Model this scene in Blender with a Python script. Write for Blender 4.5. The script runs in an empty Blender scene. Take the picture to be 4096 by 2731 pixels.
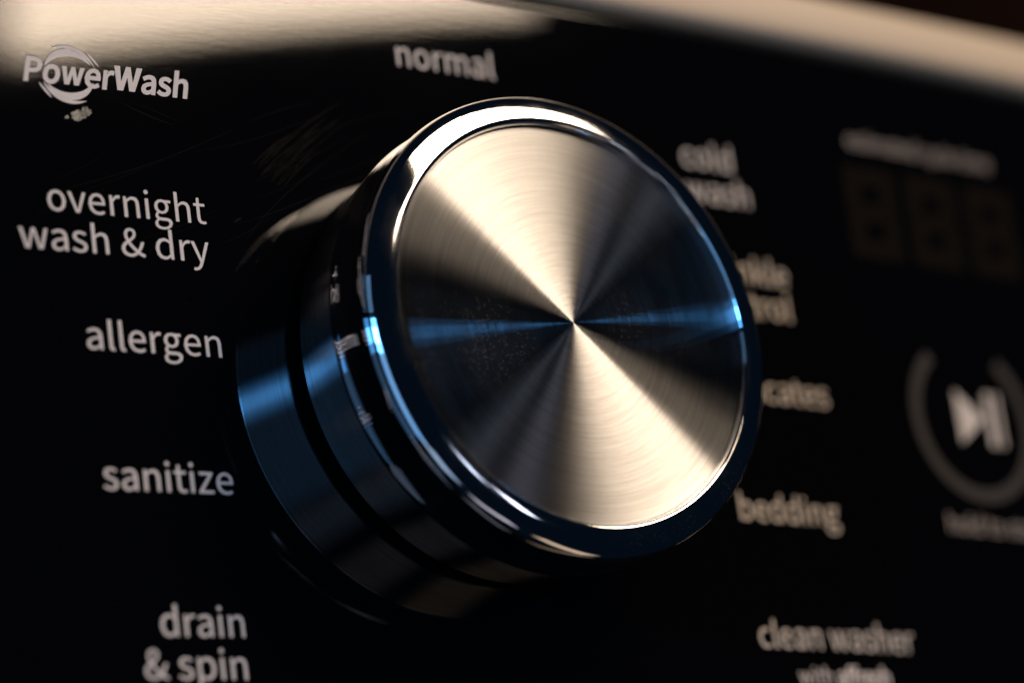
import bpy, bmesh, math, random
from mathutils import Vector, Matrix
random.seed(7)
S = bpy.context.scene
U = 0.025            # radius of the brushed face plate, metres
KB = 0.01895         # bow of the console front (parabola, in units of U)

def panel_z(x):
    return -KB * x * x / 2

# ------------------------------------------------------------------ camera
cam = bpy.data.cameras.new('camera')
cam.lens = 117.35
cam.sensor_width = 36
cam.clip_start = 0.01
cam.clip_end = 60
cam.dof.use_dof = True
cam.dof.focus_distance = 15.84 * U
cam.dof.aperture_fstop = 7.5
cam_ob = bpy.data.objects.new('camera', cam)
S.collection.objects.link(cam_ob)
CR = Vector((0.81361146, -0.13097974, 0.56646333))
CF = Vector((0.57697469, 0.30199336, -0.7588809))
CU = CR.cross(CF)
m = Matrix((CR, CU, -CF)).transposed().to_4x4()
m.translation = Vector((-9.3730554, -4.83059644, 12.59868165)) * U
cam_ob.matrix_world = m
S.camera = cam_ob

# ------------------------------------------------------------------ world and lamps
w = bpy.data.worlds.new('World')
S.world = w
w.use_nodes = True
w.node_tree.nodes['Background'].inputs[0].default_value = (0.18, 0.48, 1.0, 1)
w.node_tree.nodes['Background'].inputs[1].default_value = 0.008
S.view_settings.view_transform = 'Standard'
S.view_settings.look = 'None'
S.view_settings.exposure = 0
S.view_settings.gamma = 1

def window_light(name, d, wdeg, hdeg, radiance, color, dist=200, roll=0):
    d = Vector(d).normalized()
    D = dist * U
    sx, sy = 2 * D * math.tan(math.radians(wdeg / 2)), 2 * D * math.tan(math.radians(hdeg / 2))
    li = bpy.data.lights.new(name, 'AREA')
    li.shape = 'RECTANGLE'
    li.size, li.size_y = sx, sy
    li.color = color
    li.energy = radiance * math.pi * sx * sy
    ob = bpy.data.objects.new(name, li)
    z = d
    x = Vector((0, 1, 0)).cross(z).normalized()
    y = z.cross(x)
    mm = Matrix((x, y, z)).transposed().to_4x4() @ Matrix.Rotation(math.radians(roll), 4, 'Z')
    mm.translation = d * D
    ob.matrix_world = mm
    S.collection.objects.link(ob)
    return ob

def dirv(lx, ly):
    return (lx, ly, math.sqrt(max(0.0, 1 - lx * lx - ly * ly)))

def sky_light(name, p0, p1, e0, e1, radiance, color, roll=0):
    """a window between two bearings (measured from the console's normal) and two elevations, in degrees"""
    ec, pc = math.radians((e0 + e1) / 2), math.radians((p0 + p1) / 2)
    W = 2 * math.degrees(math.atan(math.radians((p1 - p0) / 2) * math.cos(math.radians(e0)) / math.cos(math.radians(e1 - e0) / 2)))
    return window_light(name, (math.sin(pc) * math.cos(ec), math.sin(ec), math.cos(pc) * math.cos(ec)), W, e1 - e0, radiance, color, roll=roll)

def box_light(name, x0, x1, y0, y1, radiance, color, roll=0):
    """a window given by the direction cosines of its edges as seen from the knob"""
    cx, cy = (x0 + x1) / 2, (y0 + y1) / 2
    W = math.degrees(Vector(dirv(x0, cy)).angle(Vector(dirv(x1, cy))))
    Hh = math.degrees(Vector(dirv(cx, y0)).angle(Vector(dirv(cx, y1))))
    return window_light(name, dirv(cx, cy), W, Hh, radiance, color, roll=roll)

WARM = (1.0, 0.79, 0.585)
BLUE = (0.10, 0.42, 1.0)
# warm sunlit windows, high in front of the washer; bluish windows to the left and below
box_light('warm_window', 0.355, 0.59, 0.4100, 0.4240, 25.0, WARM, roll=1.8)
# tall window's light: lamp strips stacked in a wedge, shaped for the face highlight
for i in range(11):
    e0, e1 = 25.7 + 2.75 * i, 25.7 + 2.75 * (i + 1)
    y = math.sin(math.radians((e0 + e1) / 2))
    x0, x1 = 0.5915 - (y - 0.305) * 1.08, 0.5915 + (y - 0.305) * 0.07
    x1 -= (y - 0.305) * 0.62 * max(0, i - 3) / 7
    p0 = math.degrees(math.atan2(x0, math.sqrt(1 - y * y - x0 * x0)))
    p1 = math.degrees(math.atan2(x1, math.sqrt(max(0.03, 1 - y * y - x1 * x1))))
    sky_light('warm_window', p0, p1, e0, e1, 24 if i < 2 else (17 if i < 6 else 12), WARM)
for i in range(4):
    a = math.radians(72.5 - 4.6 * i)
    window_light('blue_window_pane', (-math.sin(a), 0.12, math.cos(a)), 3.7, 6, 30.0, BLUE)
window_light('blue_window', dirv(-0.89, 0.12), 19, 13, 8.0, BLUE)
window_light('left_wall_glow', dirv(-0.85, -0.26), 24, 40, 1.1, (0.22, 0.52, 1.0))
window_light('left_wall_glow', dirv(-0.86, 0.38), 16, 14, 0.6, (0.25, 0.55, 1.0))
window_light('low_window', dirv(-0.56, -0.67), 20, 16, 0.8, (0.50, 0.70, 1.0))
window_light('low_window', dirv(-0.17, -0.89), 22, 10, 0.8, (0.85, 0.80, 0.95))
window_light('floor_bounce', dirv(0.36, -0.89), 30, 10, 0.8, (1.0, 0.74, 0.52))
window_light('far_lamp', dirv(0.44, -0.01), 2.5, 6, 5.0, (0.78, 0.80, 1.0))
window_light('far_lamp', dirv(0.34, 0.03), 2.5, 4, 4.0, (0.70, 0.78, 1.0))

# ------------------------------------------------------------------ helpers
def link(name, me, mat=None, parent=None):
    ob = bpy.data.objects.new(name, me)
    if mat is not None:
        me.materials.append(mat)
    S.collection.objects.link(ob)
    if parent is not None:
        ob.parent = parent
    return ob

def empty(name, loc=(0, 0, 0)):
    ob = bpy.data.objects.new(name, None)
    ob.empty_display_size = 0.01
    ob.location = loc
    S.collection.objects.link(ob)
    return ob

def mesh_from(name, vs, fs, smooth=False):
    me = bpy.data.meshes.new(name)
    me.from_pydata([tuple(c * U for c in v) for v in vs], [], fs)
    me.validate()
    if smooth:
        for p in me.polygons:
            p.use_smooth = True
    me.update()
    return me

def lathe(name, prof, n=256, smooth=True, cap=False):
    vs, fs = [], []
    for r, z in prof:
        for i in range(n):
            a = 2 * math.pi * i / n
            vs.append((r * math.cos(a), r * math.sin(a), z))
    for k in range(len(prof) - 1):
        for i in range(n):
            j = (i + 1) % n
            fs.append((k * n + i, k * n + j, (k + 1) * n + j, (k + 1) * n + i))
    if cap:
        vs.append((0, 0, prof[-1][1]))
        c = len(vs) - 1
        b = (len(prof) - 1) * n
        for i in range(n):
            fs.append((b + i, b + (i + 1) % n, c))
    return mesh_from(name, vs, fs, smooth)

def rounded(pts, r, seg=5):
    """a polyline with each inner corner replaced by a small arc of about radius r"""
    out = [pts[0]]
    for a, b, c in zip(pts, pts[1:], pts[2:]):
        va, vc = Vector(a) - Vector(b), Vector(c) - Vector(b)
        d = min(r, va.length * 0.45, vc.length * 0.45)
        p0 = Vector(b) + va.normalized() * d
        p1 = Vector(b) + vc.normalized() * d
        for i in range(seg + 1):
            t = i / seg
            q = p0 * (1 - t) ** 2 + Vector(b) * 2 * t * (1 - t) + p1 * t * t
            out.append((q.x, q.y))
    out.append(pts[-1])
    return out

def catmull(pts, seg=6):
    P = [Vector(p) for p in pts]
    P = [P[0] * 2 - P[1]] + P + [P[-1] * 2 - P[-2]]
    out = []
    for i in range(1, len(P) - 2):
        a, b, c, d = P[i - 1:i + 3]
        for k in range(seg):
            t = k / seg
            q = 0.5 * ((2 * b) + (c - a) * t + (2 * a - 5 * b + 4 * c - d) * t * t + (3 * b - a - 3 * c + d) * t ** 3)
            out.append(tuple(q))
    out.append(tuple(P[-2]))
    return out

# ------------------------------------------------------------------ materials
def new_mat(name):
    mt = bpy.data.materials.new(name)
    mt.use_nodes = True
    nt = mt.node_tree
    b = nt.nodes['Principled BSDF']
    return mt, nt, b

def N(nt, t, **kw):
    n = nt.nodes.new(t)
    for k, v in kw.items():
        setattr(n, k, v)
    return n

def ramp(nt, src, stops):
    r = N(nt, 'ShaderNodeValToRGB')
    while len(r.color_ramp.elements) < len(stops):
        r.color_ramp.elements.new(0.5)
    for e, (p, c) in zip(r.color_ramp.elements, stops):
        e.position = p
        e.color = (c, c, c, 1) if isinstance(c, (int, float)) else tuple(c) + (1,)
    nt.links.new(src, r.inputs[0])
    return r.outputs[0]

def math_node(nt, op, a, b=None, c=None):
    n = N(nt, 'ShaderNodeMath', operation=op)
    for i, v in enumerate((a, b, c)):
        if v is None:
            continue
        if isinstance(v, (int, float)):
            n.inputs[i].default_value = v
        else:
            nt.links.new(v, n.inputs[i])
    return n.outputs[0]

def radius_of(nt):
    """distance from the knob's axis in units of U, and the coordinates"""
    tc = N(nt, 'ShaderNodeTexCoord')
    sx = N(nt, 'ShaderNodeSeparateXYZ')
    nt.links.new(tc.outputs['Object'], sx.inputs[0])
    x2 = math_node(nt, 'MULTIPLY', sx.outputs[0], sx.outputs[0])
    y2 = math_node(nt, 'MULTIPLY', sx.outputs[1], sx.outputs[1])
    r = math_node(nt, 'SQRT', math_node(nt, 'ADD', x2, y2))
    return math_node(nt, 'DIVIDE', r, U), sx, tc

def brushed_metal(name, base, rough, aniso, axis='radius', dust=0.0, line=1.0):
    mt, nt, b = new_mat(name)
    r, sx, tc = radius_of(nt)
    coord = r if axis == 'radius' else math_node(nt, 'DIVIDE', sx.outputs[2], U)
    cb = N(nt, 'ShaderNodeCombineXYZ')
    nt.links.new(coord, cb.inputs[0])
    # long streaks: a noise that runs along the turning marks and changes quickly across them
    ang = math_node(nt, 'ARCTAN2', sx.outputs[1], sx.outputs[0])
    ca = math_node(nt, 'MULTIPLY', math_node(nt, 'COSINE', ang), 0.02)
    sa = math_node(nt, 'MULTIPLY', math_node(nt, 'SINE', ang), 0.02)
    nt.links.new(ca, cb.inputs[1])
    nt.links.new(sa, cb.inputs[2])
    n1 = N(nt, 'ShaderNodeTexNoise')
    n1.inputs['Scale'].default_value = 60
    n1.inputs['Detail'].default_value = 6
    n1.inputs['Roughness'].default_value = 0.75
    nt.links.new(cb.outputs[0], n1.inputs['Vector'])
    n2 = N(nt, 'ShaderNodeTexNoise')
    n2.inputs['Scale'].default_value = 9000
    n2.inputs['Detail'].default_value = 2
    nt.links.new(tc.outputs['Object'], n2.inputs['Vector'])
    nt.nodes.remove(b)
    b = N(nt, 'ShaderNodeBsdfAnisotropic', distribution='BECKMANN')
    nt.links.new(b.outputs[0], nt.nodes['Material Output'].inputs[0])
    shade = ramp(nt, n1.outputs[0], [(0.25, [c * (1 - 0.45 * line) for c in base]), (0.75, base)])
    mixc = N(nt, 'ShaderNodeMix', data_type='RGBA', blend_type='MULTIPLY')
    mixc.inputs[0].default_value = 0.45
    nt.links.new(shade, mixc.inputs[6])
    nt.links.new(ramp(nt, n2.outputs[0], [(0.3, 0.55), (0.7, 1.0)]), mixc.inputs[7])
    nt.links.new(mixc.outputs[2], b.inputs['Color'])
    rr = N(nt, 'ShaderNodeMapRange')
    rr.inputs['To Min'].default_value = rough * 0.85
    rr.inputs['To Max'].default_value = rough * 1.15
    nt.links.new(n1.outputs[0], rr.inputs[0])
    nt.links.new(rr.outputs[0], b.inputs['Roughness'])
    b.inputs['Anisotropy'].default_value = aniso
    tg = N(nt, 'ShaderNodeTangent', direction_type='RADIAL', axis='Z')
    nt.links.new(tg.outputs[0], b.inputs['Tangent'])
    bump = N(nt, 'ShaderNodeBump')
    bump.inputs['Strength'].default_value = 0.25 * line
    bump.inputs['Distance'].default_value = 0.00004
    nt.links.new(n1.outputs[0], bump.inputs['Height'])
    nt.links.new(bump.outputs[0], b.inputs['Normal'])
    return mt, nt, b, tc

M_face, nt, b, tc = brushed_metal('brushed_face_metal', (0.39, 0.385, 0.385), 0.30, 0.853)
# settled dust: specks gathered in patches
v = N(nt, 'ShaderNodeTexVoronoi')
v.inputs['Scale'].default_value = 2600
nt.links.new(tc.outputs['Object'], v.inputs['Vector'])
pn = N(nt, 'ShaderNodeTexNoise')
pn.inputs['Scale'].default_value = 70
pn.inputs['Detail'].default_value = 3
nt.links.new(tc.outputs['Object'], pn.inputs['Vector'])
thr = N(nt, 'ShaderNodeMapRange')
thr.inputs['From Min'].default_value = 0.36
thr.inputs['From Max'].default_value = 0.75
thr.inputs['To Min'].default_value = 0.04
thr.inputs['To Max'].default_value = 0.26
nt.links.new(pn.outputs[0], thr.inputs[0])
speck = math_node(nt, 'LESS_THAN', v.outputs['Distance'], thr.outputs[0])
out = nt.nodes['Material Output']
dif = N(nt, 'ShaderNodeBsdfDiffuse')
dif.inputs[0].default_value = (0.42, 0.38, 0.33, 1)
mx = N(nt, 'ShaderNodeMixShader')
haze = ramp(nt, pn.outputs[0], [(0.35, 0.004), (0.75, 0.025)])
nt.links.new(math_node(nt, 'MAXIMUM', math_node(nt, 'MULTIPLY', speck, 0.24), haze), mx.inputs[0])
nt.links.new(b.outputs[0], mx.inputs[1])
nt.links.new(dif.outputs[0], mx.inputs[2])
nt.links.new(mx.outputs[0], out.inputs[0])

M_skirt = brushed_metal('brushed_skirt_metal', (0.74, 0.74, 0.76), 0.30, 0.76, axis='z', line=1.2)[0]

M_chrome, nt, b = new_mat('polished_chrome')
b.inputs['Metallic'].default_value = 1
b.inputs['Base Color'].default_value = (0.80, 0.80, 0.82, 1)
tc = N(nt, 'ShaderNodeTexCoord')
n1 = N(nt, 'ShaderNodeTexNoise')
n1.inputs['Scale'].default_value = 90
n1.inputs['Detail'].default_value = 5
nt.links.new(tc.outputs['Object'], n1.inputs['Vector'])
nt.links.new(ramp(nt, n1.outputs[0], [(0.45, 0.035), (0.75, 0.12)]), b.inputs['Roughness'])
n2 = N(nt, 'ShaderNodeTexNoise')
n2.inputs['Scale'].default_value = 5000
n2.inputs['Detail'].default_value = 2
nt.links.new(tc.outputs['Object'], n2.inputs['Vector'])
v = N(nt, 'ShaderNodeTexVoronoi')
v.inputs['Scale'].default_value = 2200
nt.links.new(tc.outputs['Object'], v.inputs['Vector'])
sp = math_node(nt, 'MULTIPLY', math_node(nt, 'LESS_THAN', v.outputs['Distance'], 0.2),
               ramp(nt, n1.outputs[0], [(0.55, 0.0), (0.75, 0.10)]))
dif = N(nt, 'ShaderNodeBsdfDiffuse')
dif.inputs[0].default_value = (0.4, 0.37, 0.33, 1)
mx = N(nt, 'ShaderNodeMixShader')
nt.links.new(sp, mx.inputs[0])
nt.links.new(b.outputs[0], mx.inputs[1])
nt.links.new(dif.outputs[0], mx.inputs[2])
nt.links.new(mx.outputs[0], nt.nodes['Material Output'].inputs[0])

M_groove, nt, b = new_mat('black_rubber')
b.inputs['Base Color'].default_value = (0.004, 0.004, 0.005, 1)
b.inputs['Roughness'].default_value = 0.5

M_panel, nt, b = new_mat('glossy_black_plastic')
b.inputs['Base Color'].default_value = (0.0015, 0.0014, 0.0015, 1)
b.inputs['IOR'].default_value = 1.75
tc = N(nt, 'ShaderNodeTexCoord')
# orange peel of the moulded gloss
pe = N(nt, 'ShaderNodeTexNoise')
pe.inputs['Scale'].default_value = 900
pe.inputs['Detail'].default_value = 3
pe.inputs['Roughness'].default_value = 0.6
mp = N(nt, 'ShaderNodeMapping')
mp.inputs['Scale'].default_value = (0.45, 1.6, 1)
nt.links.new(tc.outputs['Object'], mp.inputs[0])
nt.links.new(mp.outputs[0], pe.inputs['Vector'])
bump = N(nt, 'ShaderNodeBump')
bump.inputs['Strength'].default_value = 0.5
bump.inputs['Distance'].default_value = 0.0000014
nt.links.new(pe.outputs[0], bump.inputs['Height'])
nt.links.new(bump.outputs[0], b.inputs['Normal'])
dn = N(nt, 'ShaderNodeTexNoise')
dn.inputs['Scale'].default_value = 45
dn.inputs['Detail'].default_value = 6
nt.links.new(tc.outputs['Object'], dn.inputs['Vector'])
nt.links.new(ramp(nt, dn.outputs[0], [(0.35, 0.02), (0.8, 0.04)]), b.inputs['Roughness'])

def plain(name, col, rough, metal=0.0, noise=0.0, scale=4000, spec=0.5):
    mt, nt, b = new_mat(name)
    b.inputs['Roughness'].default_value = rough
    b.inputs['Metallic'].default_value = metal
    b.inputs['Specular IOR Level'].default_value = spec
    if noise:
        tc = N(nt, 'ShaderNodeTexCoord')
        n = N(nt, 'ShaderNodeTexNoise')
        n.inputs['Scale'].default_value = scale
        n.inputs['Detail'].default_value = 4
        nt.links.new(tc.outputs['Object'], n.inputs['Vector'])
        nt.links.new(ramp(nt, n.outputs[0], [(0.3, [c * (1 - noise) for c in col]), (0.7, col)]), b.inputs['Base Color'])
    else:
        b.inputs['Base Color'].default_value = tuple(col) + (1,)
    return mt

M_ink = plain('light_grey_ink', (0.69, 0.61, 0.545), 0.6, noise=0.12, spec=0.1)
M_fine_ink = plain('dim_fine_print_ink', (0.40, 0.34, 0.30), 0.6, noise=0.12, spec=0.1)
M_ring_ink = plain('dim_grey_ink', (0.06, 0.054, 0.048), 0.6, noise=0.1, spec=0.0)
M_digit = plain('unlit_display_segment', (0.0095, 0.0072, 0.0054), 0.7, noise=0.1, spec=0.0)
M_smudge = plain('dried_residue', (0.50, 0.45, 0.33), 0.9, noise=0.9, scale=1400, spec=0.1)
M_trim = plain('warm_lit_silver_paint', (0.66, 0.51, 0.35), 0.5, metal=0.0, noise=0.05, scale=3000)  # silver trim; its warm reflected light is painted into the tan base
M_wall = plain('dark_brown_wall', (0.008, 0.004, 0.003), 0.9, noise=0.3, scale=6, spec=0.0)
M_scratch = plain('fine_scratch', (0.0042, 0.0033, 0.0024), 0.75, noise=0.85, scale=500, spec=0.05)

# ------------------------------------------------------------------ room behind the washer
bm = bmesh.new()
vs = [bm.verts.new((x * U, y * U, -30 * U)) for x, y in ((-160, -120), (160, -120), (160, 160), (-160, 160))]
bm.faces.new(vs)
me = bpy.data.meshes.new('wall')
bm.to_mesh(me)
wall = link('wall', me, M_wall)
wall['kind'] = 'structure'

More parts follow.
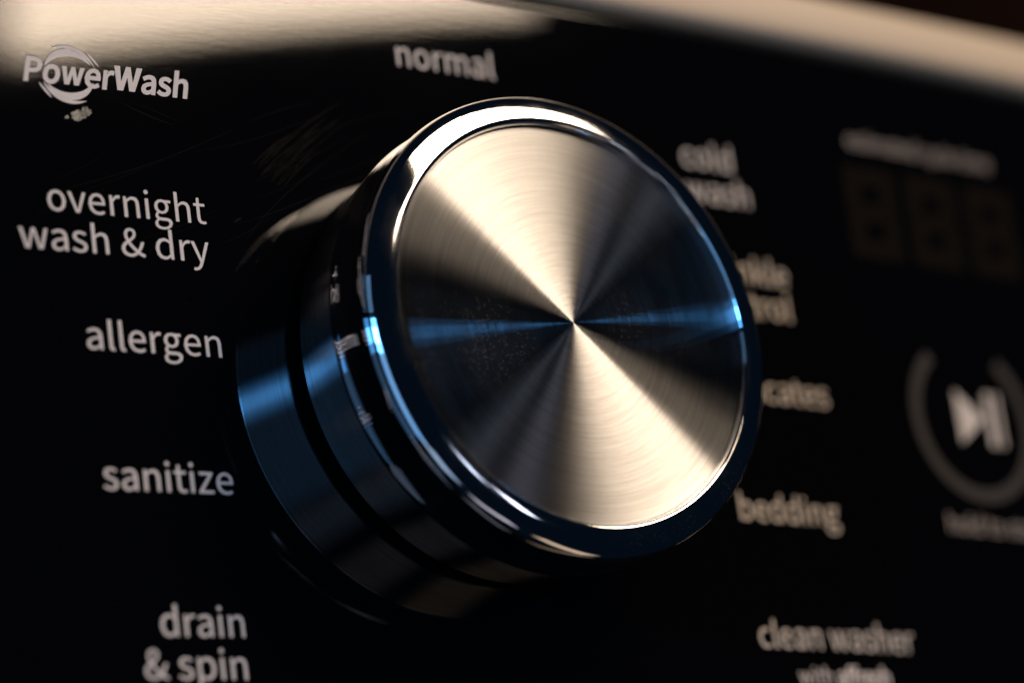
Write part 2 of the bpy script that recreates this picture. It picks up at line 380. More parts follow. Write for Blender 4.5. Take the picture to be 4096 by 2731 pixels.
# lettering outlines: advance, vertices (1/2000 em), triangles
GLYPH_REGULAR = {'&': (0.2381, '181 -9 238 -2 287 19 329 50 370 23 410 4 447 -9 464 44 434 55 402 71 368 93 405 149 435 211 458 277 398 277 380 221 355 170 326 125 279 169 234 217 196 270 252 312 294 361 312 422 300 474 265 509 211 522 149 506 108 463 93 402 97 364 109 323 127 282 77 242 40 194 25 133 45 59 100 9 287 83 256 61 224 47 189 42 137 54 101 87 88 137 96 174 120 207 153 237 192 182 238 130 172 312 159 343 151 374 148 403 156 441 178 468 211 478 239 469 255 448 260 420 248 379 216 344', '27 25 26 27 24 25 28 56 27 56 24 27 28 55 56 57 24 56 57 23 24 58 23 57 28 54 55 29 54 28 59 23 58 29 53 54 59 22 23 60 22 59 29 52 53 30 52 29 61 22 60 30 51 52 31 51 30 61 21 22 50 21 61 31 50 51 32 50 31 50 20 21 32 20 50 33 20 32 15 13 14 15 12 13 33 47 20 47 19 20 34 47 33 34 46 47 48 19 47 16 12 15 48 18 19 16 11 12 34 45 46 35 45 34 49 18 48 35 44 45 17 11 16 49 17 18 17 10 11 35 43 44 36 43 35 38 17 49 38 10 17 38 9 10 36 42 43 39 9 38 39 8 9 40 8 39 37 42 36 40 3 8 3 7 8 37 41 42 40 2 3 4 7 3 41 2 40 4 6 7 37 2 41 5 6 4 37 1 2 0 1 37'), 'a': (0.1971, '152 -9 197 -2 240 18 278 46 280 46 286 0 338 0 338 234 325 316 282 371 207 390 148 382 98 363 57 340 82 296 115 316 154 331 196 337 244 323 268 288 275 241 142 214 66 168 41 99 56 40 95 4 170 43 136 49 112 68 103 103 119 146 173 178 275 198 275 92 239 65 205 48', '11 9 10 12 9 11 12 8 9 13 17 12 17 8 12 14 15 13 15 16 13 16 17 13 18 8 17 19 8 18 19 7 8 20 7 19 21 7 20 21 32 7 32 6 7 22 32 21 22 31 32 33 6 32 22 30 31 23 30 22 23 29 30 23 28 29 24 28 23 34 4 33 4 6 33 24 27 28 35 4 34 24 26 27 26 3 35 3 4 35 26 2 3 5 6 4 24 2 26 25 2 24 25 1 2 0 1 25'), 'b': (0.2164, '232 -9 313 15 374 85 397 196 380 299 329 366 246 390 204 383 163 364 126 337 129 405 129 557 64 557 64 0 116 0 121 39 124 39 159 13 196 -3 221 45 193 48 162 61 129 84 129 284 164 313 197 330 230 336 288 318 321 270 331 195 316 115 278 63', '13 11 12 13 10 11 13 9 10 7 5 6 8 5 7 8 4 5 9 26 8 26 4 8 13 23 9 23 24 9 24 25 9 25 26 9 27 4 26 28 4 27 28 3 4 13 22 23 29 3 28 29 2 3 30 2 29 31 2 30 31 1 2 13 15 22 15 21 22 19 1 31 15 20 21 15 19 20 15 16 19 16 1 19 13 14 15 17 1 16 17 0 1 18 0 17'), 'c': (0.1786, '214 -9 259 -3 300 13 338 39 310 82 283 63 253 49 220 44 158 62 117 113 102 190 118 267 160 318 222 336 250 332 275 320 298 303 330 345 300 367 264 384 219 390 128 366 62 298 36 190 60 82 123 14', '21 19 20 21 18 19 21 17 18 22 13 21 13 17 21 13 14 17 14 15 17 15 16 17 22 12 13 22 11 12 23 11 22 23 10 11 24 10 23 24 9 10 24 8 9 25 8 24 5 3 4 6 3 5 25 7 8 7 3 6 25 3 7 25 2 3 0 2 25 0 1 2'), 'd': (0.2171, '194 -9 238 -2 277 18 310 45 312 45 317 0 370 0 370 557 305 557 305 411 309 346 276 370 242 385 202 390 120 366 60 296 37 190 57 82 111 14 208 45 151 62 115 112 103 190 118 267 157 318 213 336 244 332 274 319 305 296 305 97 274 68 242 50', '9 7 8 9 6 7 10 6 9 14 12 13 14 11 12 14 10 11 15 25 14 25 10 14 25 26 10 26 27 10 27 28 10 28 6 10 15 24 25 15 23 24 16 23 15 29 6 28 16 22 23 16 21 22 17 21 16 17 20 21 30 4 29 4 6 29 18 20 17 31 4 30 18 19 20 19 4 31 18 3 19 3 4 19 18 2 3 5 6 4 18 1 2 0 1 18'), 'e': (0.194, '218 -9 266 -4 308 10 343 29 321 72 292 56 260 46 225 42 162 58 118 104 99 175 356 175 357 186 358 198 359 211 341 306 289 368 207 390 124 366 61 297 36 190 61 83 126 15 99 221 119 285 157 325 208 339 259 325 291 286 303 221', '18 16 17 18 15 16 19 25 18 25 26 18 26 15 18 27 15 26 28 15 27 19 24 25 28 14 15 20 24 19 29 14 28 20 23 24 20 29 23 20 14 29 20 13 14 20 12 13 21 10 20 10 12 20 10 11 12 21 9 10 21 8 9 22 8 21 5 3 4 22 7 8 6 3 5 7 3 6 22 3 7 22 2 3 0 2 22 0 1 2'), 'g': (0.1975, '193 -175 295 -157 361 -109 385 -43 370 8 326 38 253 47 178 47 138 52 117 67 111 88 115 107 123 121 136 134 154 127 173 122 192 120 263 137 313 182 331 253 327 284 317 310 300 331 378 331 378 380 246 380 231 385 213 389 192 390 121 373 70 326 50 254 57 212 75 177 99 152 99 149 80 132 64 108 57 78 62 52 74 31 92 16 92 13 61 -12 42 -41 36 -74 56 -129 111 -163 192 164 152 175 123 206 111 254 122 302 151 333 192 343 233 333 262 302 273 254 262 206 233 175 202 -131 142 -123 105 -100 92 -64 96 -42 108 -21 130 0 147 -3 164 -5 179 -6 245 -6 287 -10 313 -26 322 -54 307 -91 266 -120', '29 27 28 29 26 27 29 25 26 29 24 25 29 23 24 30 54 29 54 23 29 30 53 54 55 23 54 30 52 53 56 22 55 22 23 55 56 21 22 31 52 30 56 20 21 31 51 52 57 20 56 57 19 20 32 51 31 32 50 51 58 19 57 58 18 19 33 50 32 59 18 58 33 49 50 59 17 18 34 49 33 48 17 59 34 48 49 34 17 48 35 17 34 36 13 35 13 17 35 13 16 17 36 12 13 14 16 13 37 12 36 15 16 14 37 11 12 38 11 37 38 10 11 38 9 10 39 9 38 39 8 9 39 7 8 40 7 39 40 6 7 40 5 6 40 4 5 41 4 40 42 4 41 43 66 42 66 4 42 66 70 4 70 71 4 71 3 4 43 65 66 67 70 66 68 70 67 69 70 68 72 3 71 44 65 43 44 64 65 73 3 72 45 64 44 45 63 64 73 2 3 74 2 73 45 62 63 46 62 45 75 2 74 46 61 62 75 1 2 60 1 75 46 60 61 47 60 46 47 1 60 47 0 1'), 'h': (0.2125, '64 0 129 0 129 276 164 308 197 328 232 334 274 324 297 291 305 232 305 0 368 0 368 241 356 323 318 373 252 390 204 381 163 358 126 326 129 405 129 557 64 557', '0 19 20 0 18 19 0 17 18 15 13 14 16 13 15 16 12 13 17 5 16 5 12 16 17 4 5 6 12 5 17 3 4 0 2 17 2 3 17 7 12 6 7 11 12 8 11 7 0 1 2 8 10 11 9 10 8'), 'i': (0.0963, '97 459 119 464 134 479 139 501 134 523 119 537 97 543 75 537 60 523 55 501 60 479 75 464 64 0 129 0 129 380 64 380', '12 14 15 12 13 14 7 5 6 8 5 7 8 4 5 9 4 8 9 3 4 10 3 9 10 2 3 11 2 10 11 1 2 0 1 11'), 'k': (0.1933, '64 0 127 0 127 100 199 183 310 0 380 0 236 227 363 380 291 380 130 180 127 180 127 557 64 557', '0 11 12 0 10 11 9 7 8 9 6 7 9 3 6 3 5 6 9 2 3 4 5 3 0 9 10 0 2 9 0 1 2'), 'l': (0.0994, '132 -9 147 -8 159 -6 169 -4 160 46 154 45 150 44 146 44 137 47 131 56 129 71 129 557 64 557 64 76 71 30 93 1', '13 11 12 13 10 11 14 10 13 14 9 10 14 8 9 14 7 8 5 3 4 6 3 5 7 3 6 14 3 7 15 3 14 0 3 15 0 2 3 0 1 2'), 'm': (0.3242, '64 0 129 0 129 276 162 308 194 328 224 334 264 324 287 291 295 232 295 0 359 0 359 276 393 308 424 328 454 334 494 324 518 291 525 232 525 0 589 0 589 241 576 323 538 373 474 390 429 381 388 355 348 317 327 356 293 381 243 390 200 381 160 358 125 325 123 325 117 380 64 380', '30 28 29 24 22 23 31 28 30 31 27 28 25 22 24 0 34 35 0 33 34 25 21 22 32 27 31 32 5 27 5 26 27 26 14 25 14 21 25 32 4 5 6 26 5 26 13 14 15 21 14 32 3 4 26 12 13 0 32 33 0 2 32 2 3 32 7 26 6 16 21 15 16 20 21 7 12 26 7 11 12 8 11 7 17 20 16 0 1 2 8 10 11 17 19 20 9 10 8 18 19 17'), 'n': (0.2136, '64 0 129 0 129 276 164 308 197 328 232 334 274 324 297 291 305 232 305 0 368 0 368 241 356 323 318 373 252 390 204 381 162 358 125 325 123 325 117 380 64 380', '15 13 14 16 13 15 0 19 20 0 18 19 16 12 13 17 5 16 5 12 16 17 4 5 6 12 5 17 3 4 0 17 18 0 2 17 2 3 17 7 12 6 7 11 12 8 11 7 0 1 2 8 10 11 9 10 8'), 'o': (0.2122, '212 -9 299 14 363 82 388 190 363 298 299 366 212 390 125 366 61 298 36 190 61 82 125 14 212 44 154 62 116 113 102 190 116 267 154 318 212 336 270 318 309 267 323 190 309 113 270 62', '7 5 6 8 5 7 8 18 5 18 4 5 8 17 18 19 4 18 20 4 19 8 16 17 20 3 4 9 16 8 9 15 16 21 3 20 10 15 9 10 14 15 22 3 21 22 2 3 10 13 14 23 2 22 11 13 10 23 1 2 12 1 23 11 12 13 11 1 12 0 1 11'), 'p': (0.2171, '64 -160 129 -160 129 -32 127 35 162 11 197 -4 232 -9 313 15 374 85 397 196 380 299 329 366 246 390 202 382 162 363 125 336 123 336 117 380 64 380 221 45 194 48 162 61 129 84 129 284 164 313 198 330 230 336 288 318 321 270 331 195 316 115 278 63', '13 11 12 14 11 13 0 17 18 0 16 17 14 10 11 15 26 14 26 10 14 0 15 16 0 23 15 23 24 15 24 25 15 25 26 15 27 10 26 28 10 27 28 9 10 0 22 23 29 9 28 29 8 9 30 8 29 31 8 30 31 7 8 0 3 22 3 21 22 19 7 31 3 20 21 3 19 20 3 7 19 0 2 3 4 7 3 4 6 7 5 6 4 0 1 2'), 'r': (0.1359, '64 0 129 0 129 244 158 296 191 324 224 333 238 332 250 330 261 326 273 382 261 387 248 389 232 390 192 380 155 353 125 311 123 311 117 380 64 380', '13 11 12 13 10 11 13 9 10 13 8 9 14 7 13 7 8 13 0 17 18 0 16 17 15 5 14 5 6 14 6 7 14 15 4 5 15 3 4 0 15 16 0 2 15 2 3 15 0 1 2'), 's': (0.1639, '164 -9 239 6 286 47 302 104 284 161 241 196 186 219 146 235 116 256 104 285 112 313 135 333 175 340 207 336 235 324 261 307 292 347 259 368 219 384 174 390 103 375 59 337 43 282 60 229 102 195 154 172 195 155 228 133 241 100 233 70 208 49 166 41 124 46 87 62 53 86 22 43 63 16 111 -2', '20 18 19 20 17 18 21 17 20 21 16 17 21 12 16 12 13 16 13 14 16 14 15 16 21 11 12 22 11 21 22 10 11 22 9 10 22 8 9 23 8 22 23 7 8 23 6 7 24 6 23 24 5 6 24 4 5 25 4 24 26 4 25 26 3 4 27 3 26 28 3 27 28 2 3 29 2 28 35 33 34 30 2 29 35 32 33 31 2 30 31 1 2 35 31 32 36 31 35 36 1 31 37 1 36 37 0 1'), 't': (0.132, '183 -9 208 -7 232 -2 254 5 242 53 228 48 213 44 198 43 163 51 145 76 139 116 139 328 243 328 243 380 139 380 139 487 86 487 79 380 19 377 19 328 76 328 76 118 86 51 120 7', '17 15 16 17 14 15 18 14 17 18 13 14 18 12 13 19 12 18 20 12 19 21 11 20 11 12 20 21 10 11 22 10 21 22 9 10 22 8 9 5 3 4 22 7 8 23 7 22 6 3 5 7 3 6 23 3 7 0 3 23 0 2 3 0 1 2'), 'v': (0.1824, '146 0 221 0 356 380 293 380 221 164 209 126 197 89 186 52 182 52 171 89 159 126 147 164 76 380 9 380', '0 12 13 0 11 12 4 2 3 4 1 2 0 10 11 5 1 4 0 9 10 6 1 5 0 8 9 7 1 6 0 7 8 0 1 7'), 'w': (0.2808, '125 0 199 0 253 204 262 240 270 277 279 314 282 314 291 277 299 241 308 205 363 0 440 0 543 380 482 380 426 160 418 125 411 90 403 55 400 55 391 90 382 125 373 160 314 380 251 380 192 160 183 125 175 90 167 55 163 55 156 90 148 125 141 160 84 380 19 380', '0 32 33 0 31 32 24 22 23 24 5 22 5 6 22 6 21 22 14 12 13 14 11 12 24 4 5 7 21 6 8 21 7 24 3 4 9 21 8 24 2 3 10 21 9 24 1 2 0 30 31 25 1 24 10 20 21 15 11 14 26 1 25 16 11 15 0 29 30 10 19 20 27 1 26 17 11 16 0 28 29 10 18 19 0 27 28 0 1 27 10 17 18 10 11 17'), 'y': (0.1824, '71 -164 135 -146 181 -99 213 -32 356 380 293 380 225 169 215 134 204 98 194 62 190 62 177 98 165 135 153 169 76 380 9 380 162 -1 153 -29 134 -72 105 -101 68 -111 57 -110 47 -108 39 -105 26 -156 39 -160 54 -163', '16 14 15 16 13 14 6 4 5 6 3 4 16 12 13 7 3 6 16 11 12 8 3 7 16 10 11 9 3 8 16 9 10 16 3 9 17 3 16 18 3 17 18 2 3 19 2 18 19 1 2 20 1 19 24 22 23 24 21 22 24 20 21 24 1 20 24 0 1 25 0 24 26 0 25'), 'z': (0.1663, '25 0 312 0 312 52 105 52 306 346 306 380 46 380 46 328 225 328 25 34', '7 5 6 7 4 5 7 8 4 8 3 4 9 3 8 9 2 3 9 1 2 0 1 9')}
GLYPH_BOLD = {'P': (0.2216, '219 535 326 520 404 465 432 363 404 261 328 201 222 182 157 182 157 -22 49 -22 49 535 277 289 311 315 322 363 310 408 276 431 207 439 157 439 157 279 210 279', '9 17 10 17 0 10 17 1 0 17 2 1 17 16 2 16 15 2 15 3 2 9 18 17 14 3 15 13 3 14 13 4 3 12 4 13 11 4 12 19 4 11 9 7 18 7 19 18 7 4 19 7 5 4 7 6 5 9 8 7'), 'W': (0.3074, '103 535 160 238 171 183 181 127 188 89 154 89 162 128 175 183 187 239 262 535 356 535 432 239 444 184 456 128 464 89 432 89 439 127 448 182 457 238 516 535 623 535 508 -22 395 -22 313 304 304 345 296 383 291 404 324 404 319 383 310 344 302 305 221 -22 109 -22 -9 535', '32 0 33 32 1 0 8 10 9 8 26 10 26 27 10 27 11 10 18 20 19 18 21 20 8 25 26 28 11 27 8 24 25 29 11 28 8 30 24 30 23 24 30 23 29 23 11 29 8 31 30 22 11 23 7 31 8 22 12 11 32 2 1 17 21 18 22 16 12 16 13 12 6 3 7 3 31 7 32 6 2 6 3 2 16 13 17 13 21 17 14 21 13 32 5 6 4 31 3 22 15 16 32 4 5 32 31 4 22 14 15 22 21 14'), 'a': (0.1971, '48 183 134 235 250 258 247 279 230 304 194 314 159 309 125 296 74 266 28 349 88 383 143 404 208 412 295 390 346 326 360 236 360 -22 266 -22 261 24 285 24 251 -1 204 -23 151 -32 84 -17 36 29 18 100 253 171 181 157 137 131 126 102 131 81 145 69 170 65 198 69 227 84 253 103', '11 13 12 10 13 11 10 14 13 9 14 10 8 7 9 7 6 9 6 5 9 5 14 9 5 4 14 4 15 14 3 15 4 2 15 3 1 15 2 1 26 15 26 16 15 0 26 1 25 27 0 27 26 0 35 16 26 25 28 27 25 29 28 34 16 35 25 30 29 24 30 25 33 19 34 19 16 34 24 31 30 32 19 33 24 32 31 24 19 32 23 18 24 18 19 24 23 20 18 20 17 18 20 16 19 23 21 20 17 16 20 22 21 23'), 'e': (0.194, '41 307 112 385 206 413 302 387 361 316 381 213 380 197 379 183 375 153 128 153 138 116 173 78 227 64 256 67 283 76 330 102 373 21 316 -10 271 -26 217 -31 115 -5 41 72 14 190 271 276 246 306 208 316 169 305 138 273 129 243 276 243', '1 3 2 1 4 3 0 25 1 25 4 1 0 26 25 24 4 25 24 5 4 22 26 0 23 5 24 22 27 26 29 5 23 22 28 27 22 29 28 22 5 29 22 6 5 22 7 6 21 9 22 9 7 22 9 8 7 21 10 9 21 11 10 14 16 15 21 12 11 13 16 14 20 12 21 12 16 13 20 16 12 20 17 16 19 17 20 19 18 17'), 'f': (0.1138, '53 401 53 443 66 518 111 571 184 589 212 587 236 582 276 569 250 475 214 490 203 492 195 493 176 488 166 473 161 439 161 402 241 402 241 306 161 306 161 -22 53 -22 53 306 1 306 1 397', '3 5 4 3 6 5 3 7 6 2 7 3 2 10 7 10 9 7 9 8 7 1 12 2 12 11 2 11 10 2 1 13 12 1 14 13 0 14 1 0 15 14 0 16 15 0 17 16 23 17 0 22 17 23 21 17 22 20 18 21 18 17 21 20 19 18'), 'h': (0.2125, '151 579 151 404 150 376 150 377 197 402 253 413 331 392 377 331 390 243 390 -22 283 -22 283 231 276 282 260 304 232 312 204 307 177 290 151 266 151 -22 42 -22 42 579', '19 0 20 19 1 0 4 6 5 19 2 1 3 6 4 3 7 6 2 7 3 19 17 2 17 16 2 16 15 2 15 14 2 14 7 2 14 13 7 13 8 7 12 8 13 11 8 12 19 18 17 11 9 8 10 9 11'), 'o': (0.2122, '41 309 113 386 212 413 311 386 383 309 411 190 383 71 311 -5 212 -32 113 -5 41 71 14 190 288 258 257 299 212 313 168 299 137 258 125 190 137 122 168 81 212 67 257 81 288 122 300 190', '1 3 2 0 3 1 0 14 3 14 4 3 0 15 14 13 4 14 13 5 4 11 15 0 11 16 15 12 5 13 11 17 16 23 5 12 22 5 23 11 18 17 10 18 11 22 6 5 21 6 22 10 19 18 20 6 21 10 20 19 9 20 10 20 7 6 9 7 20 8 7 9'), 'r': (0.1359, '137 402 143 333 113 333 139 369 182 401 230 412 251 411 267 408 298 395 278 298 244 308 236 310 226 310 201 304 175 282 151 239 151 -22 42 -22 42 402', '4 6 5 4 7 6 4 8 7 17 2 18 2 0 18 2 3 0 3 1 0 3 8 4 3 9 8 1 10 3 10 9 3 17 1 2 17 15 1 15 14 1 14 13 1 13 12 1 12 11 1 11 10 1 17 16 15'), 's': (0.1639, '48 117 98 81 130 68 165 63 198 69 213 82 218 99 210 118 185 136 145 152 90 176 41 216 20 282 39 349 93 396 174 412 225 406 269 388 324 352 266 277 224 304 201 314 176 318 145 312 131 300 128 286 134 270 156 255 195 240 252 215 303 174 325 104 305 35 250 -14 165 -31 106 -24 53 -3 -9 38', '14 16 15 14 17 16 13 17 14 13 18 17 13 21 18 21 20 18 20 19 18 12 23 13 23 22 13 22 21 13 12 24 23 12 25 24 12 26 25 11 26 12 11 27 26 11 28 27 11 29 28 10 29 11 10 30 29 9 30 10 9 31 30 8 31 9 7 31 8 6 31 7 37 1 0 6 32 31 5 32 6 4 32 5 37 2 1 3 32 4 37 3 2 37 32 3 36 32 37 36 33 32 35 33 36 35 34 33'), 'w': (0.2808, '101 402 162 165 170 129 177 94 181 77 149 77 153 95 162 130 171 166 235 402 331 402 395 166 404 130 412 95 417 77 386 77 389 94 397 129 405 165 465 402 572 402 457 -22 346 -22 287 200 278 236 269 272 265 292 296 292 292 272 283 235 274 198 216 -22 108 -22 -10 402', '32 0 33 32 1 0 8 10 9 8 26 10 26 27 10 27 11 10 18 20 19 18 21 20 8 25 26 28 11 27 8 24 25 29 11 28 8 30 24 30 23 24 30 23 29 23 11 29 22 11 23 8 31 30 22 17 11 17 12 11 7 2 8 2 31 8 17 12 18 12 21 18 32 7 1 7 2 1 13 21 12 32 6 7 22 16 17 3 31 2 14 21 13 32 5 6 22 15 16 4 31 3 32 4 5 32 31 4 22 14 15 22 21 14')}
SPACE = 0.0784

# ------------------------------------------------------------------ the washer's console
panel = empty('control_panel')
panel['label'] = 'glossy black washing machine console printed with pale cycle names under a silver edge'
panel['category'] = 'control panel'
X0, X1, Y0, Y1 = -7.0, 9.5, -6.5, 2.107

def bowed_sheet(name, prof, mat, n=80):
    """extrude a (y, z) profile along x, following the bow of the console"""
    vs, fs = [], []
    k = len(prof)
    for i in range(n + 1):
        x = X0 + (X1 - X0) * i / n
        for y, z in prof:
            vs.append((x, y, z + panel_z(x)))
    for i in range(n):
        for j in range(k - 1):
            a = i * k + j
            fs.append((a, a + k, a + k + 1, a + 1))
    for end in (0, n):
        loop = [end * k + j for j in range(k)]
        fs.append(loop if end else loop[::-1])
    return link(name, mesh_from(name, vs, fs, True), mat, panel)

prof = [(Y1, -1.2), (Y1, -0.06), (Y1 - 0.012, -0.012), (Y1 - 0.05, 0.0), (Y1 - 0.053, 0.0), (Y1 - 0.1, 0.0), (Y0 + 0.3, 0.0), (Y0, -0.05), (Y0, -1.2)]
# ordered so that the front faces outwards
fr = bowed_sheet('panel_face', prof[::-1], M_panel)
tp = [(2.115, -0.4), (2.115, -0.02)] + catmull([(2.123, 0.03), (2.155, 0.058), (2.220, 0.070), (2.315, 0.066), (2.410, 0.045), (2.445, -0.03)], 6) + [(2.451, -0.4), (2.451, -1.2)]
tr = bowed_sheet('top_trim', tp, M_trim)
tr['label'] = 'satin silver edge strip along the top of the console'

def wide_w(wd, h, t):
    """a heavy W: outline of four straight strokes meeting at the foot, split into quads"""
    a, b, c = wd * 0.29, wd * 0.5, wd * 0.71
    hh = t * 0.5
    vs = [(0, h), (t, h), (a - hh, 0), (a + hh, 0), (b - hh * 0.8, h), (b + hh * 0.8, h), (c - hh, 0), (c + hh, 0), (wd - t, h), (wd, h)]
    k = t * 0.52
    inner = [(a, 0 + h * 0.36), (c, 0 + h * 0.36), (b, h * 0.56)]
    vs += inner
    # 10: crotch over the first foot, 11: over the second, 12: under the middle apex
    fs = [(0, 2, 10), (0, 10, 1), (2, 3, 10), (10, 3, 12), (10, 12, 4), (4, 12, 5), (12, 11, 5), (12, 6, 11), (6, 7, 11), (11, 7, 9), (11, 9, 8)]
    return vs, fs

def glyph(ch, bold):
    if bold and ch in 'Ww':
        v, f = wide_w(*((0.325, 0.264, 0.066) if ch == 'W' else (0.262, 0.196, 0.054)))
        return (0.322, v, f) if ch == 'W' else (0.262, v, f)
    adv, vs, fs = (GLYPH_BOLD if bold else GLYPH_REGULAR)[ch]
    v = [int(a) / 2000 for a in vs.split()]
    f = [int(a) for a in fs.split()]
    return adv, list(zip(v[::2], v[1::2])), list(zip(f[::3], f[1::3], f[2::3]))

def printed(text, x, y, size, right=None, width=None, bold=False, shear=0.0, rot=0.0, mat=None, track=0.0, name='printed_label'):
    """flat lettering on the console front; x, y is the left end of the baseline"""
    vs, fs, pen = [], [], 0.0
    for seg in text.split('|'):
        isb = bold
        if seg.startswith('*'):
            isb, seg = True, seg[1:]
        for ch in seg:
            if ch == ' ':
                pen += SPACE + track
                continue
            adv, gv, gf = glyph(ch, isb)
            o = len(vs)
            vs += [(pen + a + b * shear, b) for a, b in gv]
            fs += [tuple(o + q for q in t) for t in gf]
            pen += adv + track
    if width is None:
        sx = size
    else:
        lo, hi = min(v[0] for v in vs), max(v[0] for v in vs)
        sx = width / (hi - lo)
    lo, hi = min(v[0] for v in vs), max(v[0] for v in vs)
    if right is not None:
        x = right - (hi - lo) * sx
    c, s = math.cos(rot), math.sin(rot)
    out = []
    for a, b in vs:
        px, py = (a - lo) * sx, b * size
        gx, gy = x + px * c - py * s, y + px * s + py * c
        out.append((gx, gy, panel_z(gx) + 0.002))
    fs = [t if sum((out[t[i]][0] * out[t[(i + 1) % 3]][1] - out[t[(i + 1) % 3]][0] * out[t[i]][1]) for i in range(3)) > 0 else t[::-1] for t in fs]
    ob = link(name, mesh_from(name, out, fs), mat or M_ink, panel)
    ob['label'] = 'pale printed words ' + text.replace('|', '').replace('*', '')
    return ob

SZ = 0.536
printed('overnight', 0, 0.648, SZ, right=-1.480, width=0.824)
printed('wash & dry', 0, 0.453, SZ, right=-1.483, width=0.980)
printed('allergen', 0, -0.018, SZ, right=-1.476, width=0.696)
printed('sanitize', 0, -0.685, SZ, right=-1.493, width=0.665)
printed('drain', 0, -1.362, SZ, right=-1.516, width=0.427)
printed('& spin', 0, -1.560, SZ, right=-1.525, width=0.520)
printed('normal', -0.270, 1.612, SZ, width=0.600)
LX = 1.510
printed('cold', LX, 1.275, SZ, width=0.350)
printed('wash', LX - 0.005, 1.080, SZ, width=0.442)
printed('wrinkle', LX, 0.645, SZ, right=2.130)
printed('control', LX, 0.452, SZ, right=2.118)
printed('delicates', LX, -0.018, SZ, right=2.283)
printed('bedding', LX + 0.018, -0.676, SZ, width=0.690)
printed('clean washer', LX + 0.015, -1.348, SZ, width=1.085)
printed('with |*affresh', 1.755, -1.535, 0.345, width=0.640, rot=0.01)
printed('estimated cycle time', 2.765, 1.545, 0.36, width=1.150, mat=M_fine_ink)
printed('hold to start', 3.045, -0.660, 0.385, mat=M_fine_ink)
pw = printed('PowerWash', -2.369, 1.2905, 0.475, width=0.871, bold=True, shear=0.21)

# the ring of curved blades behind the first word
def blade(cx, cy, a0, a1, r_in, r_out, n=22, skew=1.0):
    """crescent between two arcs whose ends meet in points"""
    vs, fs = [], []
    for i in range(n + 1):
        t = i / n
        a = math.radians(a0 + (a1 - a0) * t)
        k = math.sin(math.pi * t ** skew) ** 0.75 if 0 < t < 1 else 0.0
        rm = r_out[0] + (r_out[1] - r_out[0]) * t
        th = (r_in) * k + 0.001
        for r in (rm, rm - th):
            x, y = cx + r * math.cos(a), cy + r * math.sin(a)
            vs.append((x, y, panel_z(x) + 0.002))
    for i in range(n):
        fs.append((2 * i, 2 * i + 2, 2 * i + 3, 2 * i + 1) if a1 > a0 else (2 * i, 2 * i + 1, 2 * i + 3, 2 * i + 2))
    return vs, fs
lv, lf = [], []
CX, CY = -2.130, 1.343
for turn in (0, 180):
    for a0, a1, th, ro in ((166, 26, 0.036, (0.128, 0.132)), (122, 20, 0.020, (0.150, 0.146)), (52, 19, 0.012, (0.163, 0.170))):
        v, f = blade(CX, CY, a0 + turn, a1 + turn, th, ro)
        o = len(lv)
        lv += v
        lf += [tuple(o + q for q in t) for t in f]
link('swirl_emblem', mesh_from('swirl_emblem', lv, lf), M_ink, panel)

# start and pause key: open ring, triangle, two bars
BX, BY = 3.385, 0.0
vs, fs = [], []
n = 64
for i in range(n + 1):
    a = math.radians(90 + 37 + (360 - 74) * i / n)
    for r in (0.475, 0.400):
        x, y = BX + r * math.cos(a), BY + r * math.sin(a)
        vs.append((x, y, panel_z(x) + 0.002))
for i in range(n):
    fs.append((2 * i, 2 * i + 2, 2 * i + 3, 2 * i + 1))
link('key_ring', mesh_from('key_ring', vs, fs), M_ring_ink, panel)

def flat(name, pts, mat):
    vs = [(x, y, panel_z(x) + 0.002) for x, y in pts]
    return link(name, mesh_from(name, vs, [tuple(range(len(vs)))]), mat, panel)
flat('play_symbol', [(3.268, 0.168), (3.268, -0.142), (3.475, 0.013)], M_ink)
flat('pause_bar', [(3.505, -0.142), (3.552, -0.142), (3.552, 0.168), (3.505, 0.168)], M_ink)
flat('pause_bar', [(3.590, -0.142), (3.616, -0.142), (3.616, 0.168), (3.590, 0.168)], M_ink)

# three unlit seven-segment digits
def digit(x, y, w, h, t):
    vs, fs = [], []
    def bar(x0, y0, x1, y1):
        o = len(vs)
        e = t / 2
        if x0 == x1:
            c = [(x0 - e, y0), (x0 + e, y0), (x0 + e, y1), (x0 - e, y1)]
        else:
            c = [(x0, y0 - e), (x1, y0 - e), (x1, y0 + e), (x0, y0 + e)]
        for a, b in c:
            a += (b - y) * 0.03
            vs.append((a, b, panel_z(a) + 0.002))
        fs.append((o, o + 1, o + 2, o + 3))
    g = 0.008
    for k in range(3):
        yy = y + h * k / 2
        bar(x + t / 2 + g, yy, x + w - t / 2 - g, yy)
    for xx in (x, x + w):
        for k in range(2):
            bar(xx, y + h * k / 2 + g / 2 - (t / 2 if k == 0 else 0), xx, y + h * (k + 1) / 2 - g / 2 + (t / 2 if k == 1 else 0))
    return link('display_digit', mesh_from('display_digit', vs, fs), M_digit, panel)
for xx in (2.735, 3.215, 3.695):
    digit(xx, 0.945, 0.27, 0.43, 0.12)

# dried drop of residue under the emblem
rs = random.Random(3)
vs, fs = [], []
def blob(x, y, rx, ry, rot, n=26, jag=0.3):
    o = len(vs)
    ph = [rs.uniform(0, 6.28) for _ in range(4)]
    for i in range(n):
        a = 2 * math.pi * i / n
        k = 1 + jag * (0.5 * math.sin(3 * a + ph[0]) + 0.3 * math.sin(7 * a + ph[1]) + 0.3 * math.sin(11 * a + ph[2])) + rs.uniform(-.1, .1)
        px, py = rx * k * math.cos(a), ry * k * math.sin(a)
        gx, gy = x + px * math.cos(rot) - py * math.sin(rot), y + px * math.sin(rot) + py * math.cos(rot)
        vs.append((gx, gy, panel_z(gx) + 0.0015))
    fs.append(tuple(range(o, o + n)))
SA, SB = -2.092, 1.142
blob(SA, SB, 0.052, 0.024, 0.35)
blob(SA + 0.03, SB + 0.018, 0.030, 0.022, 0.9)
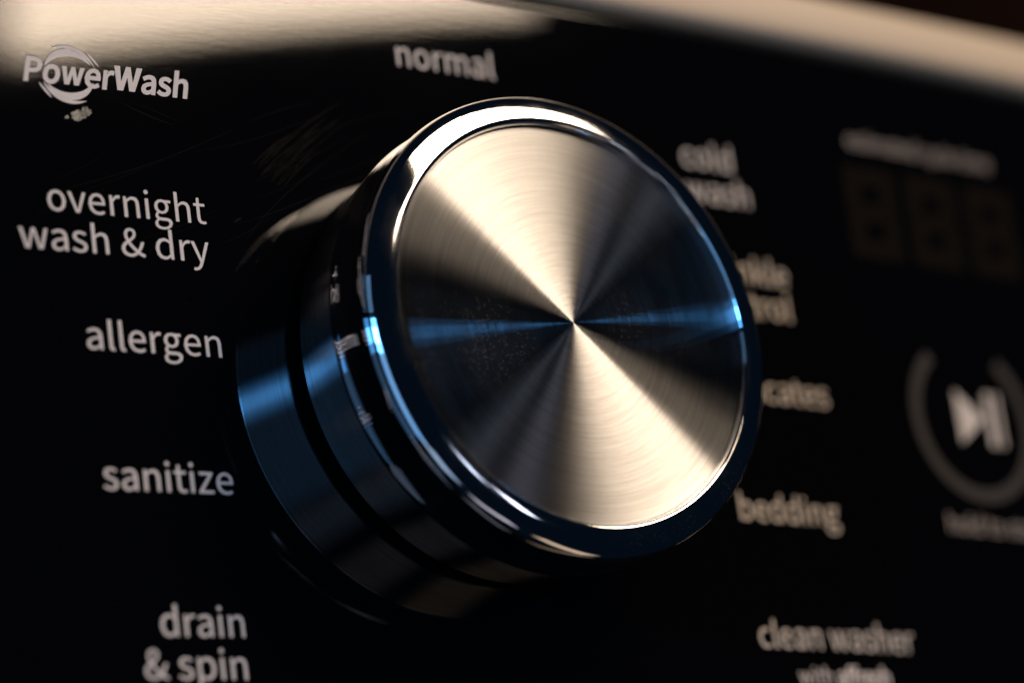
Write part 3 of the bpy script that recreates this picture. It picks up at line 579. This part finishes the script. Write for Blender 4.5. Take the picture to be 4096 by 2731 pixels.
blob(SA - 0.07, SB - 0.018, 0.012, 0.007, 0.4)
res = link('dried_smudge', mesh_from('dried_smudge', vs, fs), M_smudge, panel)

# hairline scratches and wipe marks, dust specks
vs, fs = [], []
def hair(p0, p1, p2, wd, n=24, z=0.0012):
    o = len(vs)
    for i in range(n + 1):
        t = i / n
        x = p0[0] * (1 - t) ** 2 + 2 * p1[0] * t * (1 - t) + p2[0] * t * t
        y = p0[1] * (1 - t) ** 2 + 2 * p1[1] * t * (1 - t) + p2[1] * t * t
        dx = 2 * (1 - t) * (p1[0] - p0[0]) + 2 * t * (p2[0] - p1[0])
        dy = 2 * (1 - t) * (p1[1] - p0[1]) + 2 * t * (p2[1] - p1[1])
        L = math.hypot(dx, dy) or 1
        k = wd * math.sin(math.pi * min(1, max(0, t))) ** 0.6 / 2 + 1e-4
        for s in (1, -1):
            gx, gy = x - dy / L * k * s, y + dx / L * k * s
            vs.append((gx, gy, panel_z(gx) + z))
    for i in range(n):
        fs.append((o + 2 * i, o + 2 * i + 1, o + 2 * i + 3, o + 2 * i + 2))
hair((-2.341, 0.725), (-1.789, 0.874), (-1.212, 1.19), 0.0040)
hair((-1.212, 1.19), (-1.005, 1.293), (-0.799, 1.351), 0.0040)
hair((-1.887, 1.236), (-1.734, 1.167), (-1.586, 1.138), 0.0060)
hair((-1.818, 1.236), (-1.638, 1.195), (-1.55, 1.147), 0.0030)
hair((-1.289, 0.566), (-1.058, 0.877), (-0.431, 1.265), 0.0040)
hair((-1.519, 1.011), (-1.127, 1.097), (-0.702, 1.327), 0.0030)
hair((-1.084, 0.673), (-0.756, 0.93), (-0.385, 1.049), 0.0030)
hair((-0.904, 1.12), (-0.606, 1.292), (-0.18, 1.389), 0.0030)
hair((-1.082, 0.909), (-0.903, 1.109), (-0.665, 1.272), 0.0134)
hair((-1.053, 0.893), (-0.998, 0.957), (-0.926, 1.009), 0.0087)
hair((-1.071, 0.877), (-0.867, 1.096), (-0.599, 1.276), 0.0051)
hair((-1.151, 0.937), (-0.994, 1.087), (-0.793, 1.208), 0.0097)
hair((-1.186, 0.986), (-1.077, 1.089), (-0.939, 1.172), 0.0132)
hair((-1.141, 0.907), (-0.932, 1.102), (-0.664, 1.261), 0.0054)
hair((-1.155, 0.923), (-1.094, 0.98), (-1.016, 1.026), 0.0127)
hair((-1.172, 0.965), (-0.937, 1.19), (-0.631, 1.373), 0.0127)
hair((-1.079, 0.94), (-0.951, 1.094), (-0.779, 1.219), 0.0108)
hair((-1.087, 0.95), (-0.936, 1.13), (-0.733, 1.277), 0.0137)
hair((-1.116, 0.89), (-0.992, 1.011), (-0.833, 1.108), 0.0057)
hair((-1.194, 0.975), (-1.078, 1.082), (-0.929, 1.167), 0.0100)
hair((-1.132, 0.977), (-1.027, 1.093), (-0.888, 1.186), 0.0071)
hair((-1.1, 0.894), (-0.989, 1.008), (-0.846, 1.099), 0.0088)
hair((-1.158, 0.916), (-0.91, 1.14), (-0.591, 1.324), 0.0042)
hair((-1.061, 0.893), (-1.007, 0.956), (-0.936, 1.006), 0.0119)
hair((-1.119, 0.94), (-1.063, 1.0), (-0.991, 1.047), 0.0045)
hair((-1.087, 0.952), (-1.01, 1.045), (-0.907, 1.12), 0.0116)
hair((-1.038, 0.872), (-0.935, 0.993), (-0.799, 1.092), 0.0075)
hair((-1.085, 0.919), (-1.016, 0.997), (-0.926, 1.059), 0.0115)
hair((-1.056, 0.888), (-0.999, 0.954), (-0.925, 1.006), 0.0135)
hair((-1.166, 0.975), (-1.003, 1.136), (-0.792, 1.266), 0.0132)
hair((-1.08, 0.936), (-0.949, 1.091), (-0.774, 1.217), 0.0071)
hair((-1.17, 0.954), (-1.096, 1.024), (-1.002, 1.08), 0.0055)
hair((-1.048, 0.897), (-0.975, 0.985), (-0.878, 1.056), 0.0045)
hair((-1.082, 0.875), (-0.957, 1.005), (-0.794, 1.11), 0.0064)
hair((-1.203, 0.702), (-0.988, 0.781), (-0.764, 0.899), 0.0016)
hair((-2.395, 0.366), (-2.193, 0.44), (-1.979, 0.594), 0.0017)
hair((-1.024, 0.614), (-0.752, 0.709), (-0.459, 0.906), 0.0017)
hair((-2.196, 0.732), (-1.891, 0.842), (-1.57, 1.007), 0.0022)
hair((-1.201, 0.397), (-0.829, 0.52), (-0.43, 0.738), 0.0022)
hair((-1.74, 0.554), (-1.584, 0.614), (-1.423, 0.696), 0.0017)
hair((-0.927, 0.894), (-0.547, 1.027), (-0.135, 1.287), 0.0022)
hair((-2.275, 0.796), (-2.13, 0.855), (-1.979, 0.959), 0.0028)
hair((-1.243, 0.875), (-0.931, 0.987), (-0.595, 1.209), 0.0025)
hair((-1.912, 0.518), (-1.641, 0.613), (-1.357, 0.752), 0.0022)
hair((-1.427, 0.55), (-1.265, 0.612), (-1.093, 0.735), 0.0025)
hair((-2.401, 0.608), (-2.184, 0.689), (-1.959, 0.796), 0.0025)
hair((-1.206, 0.802), (-0.932, 0.9), (-0.637, 1.104), 0.0020)
hair((-1.344, 0.652), (-1.02, 0.764), (-0.677, 0.941), 0.0028)
hair((-1.808, 0.49), (-1.805, 0.475), (-1.784, 0.498), 0.0040)
hair((-1.244, 0.481), (-1.225, 0.467), (-1.215, 0.506), 0.0050)
hair((-1.333, 0.668), (-1.31, 0.686), (-1.282, 0.7), 0.0120)
link('hairline_scratches', mesh_from('hairline_scratches', vs, fs), M_scratch, panel)['kind'] = 'stuff'

vs, fs = [], []
for i in range(150):
    x, y = rs.uniform(-2.6, 0.2), rs.uniform(0.1, 1.6)
    blob(x, y, rs.uniform(0.002, 0.006), rs.uniform(0.001, 0.003), rs.uniform(0, 3), n=7)
for i in range(120):
    x, y = rs.uniform(-2.6, 4.0), rs.uniform(-2.2, 1.9)
    blob(x, y, rs.uniform(0.002, 0.005), rs.uniform(0.001, 0.003), rs.uniform(0, 3), n=7)
link('dust_specks', mesh_from('dust_specks', vs, fs), M_scratch, panel)['kind'] = 'stuff'

# ------------------------------------------------------------------ the cycle selector knob
knob = empty('selector_knob')
knob['label'] = 'large round chrome selector knob with spun metal face standing out of the black console'
knob['category'] = 'knob'
H = 0.769
neck = lathe('neck', [(0.96, -0.02), (0.96, 0.07)], 128)
link('neck', neck, M_groove, knob)
skirt = lathe('skirt', rounded([(0.96, 0.056), (1.080, 0.056), (1.0885, 0.064), (1.0891, 0.0675), (1.1478, 0.4215), (1.1484, 0.425), (1.154, 0.436)], 0.006), 256)
link('skirt', skirt, M_skirt, knob)
bz = [(1.150, 0.432), (1.1545, 0.440), (1.1548, 0.455), (1.1500, 0.50), (1.1498, 0.56), (1.1548, 0.63), (1.1620, 0.68), (1.1645, 0.705), (1.1625, 0.730), (1.155, 0.754),
      (1.142, 0.771), (1.125, 0.784), (1.105, 0.7930), (1.080, 0.8003), (1.060, 0.8043), (1.040, 0.8068), (1.025, 0.8073), (1.016, 0.805), (1.010, 0.799), (1.004, 0.785), (1.0, 0.760)]
link('bezel', lathe('bezel', catmull(bz, 5), 360), M_chrome, knob)
fp = [(1.0005, 0.761), (0.996, 0.7675), (0.990, H)] + [(0.990 * (1 - i / 30), H) for i in range(1, 30)]
link('face_plate', lathe('face_plate', fp, 256, cap=True), M_face, knob)
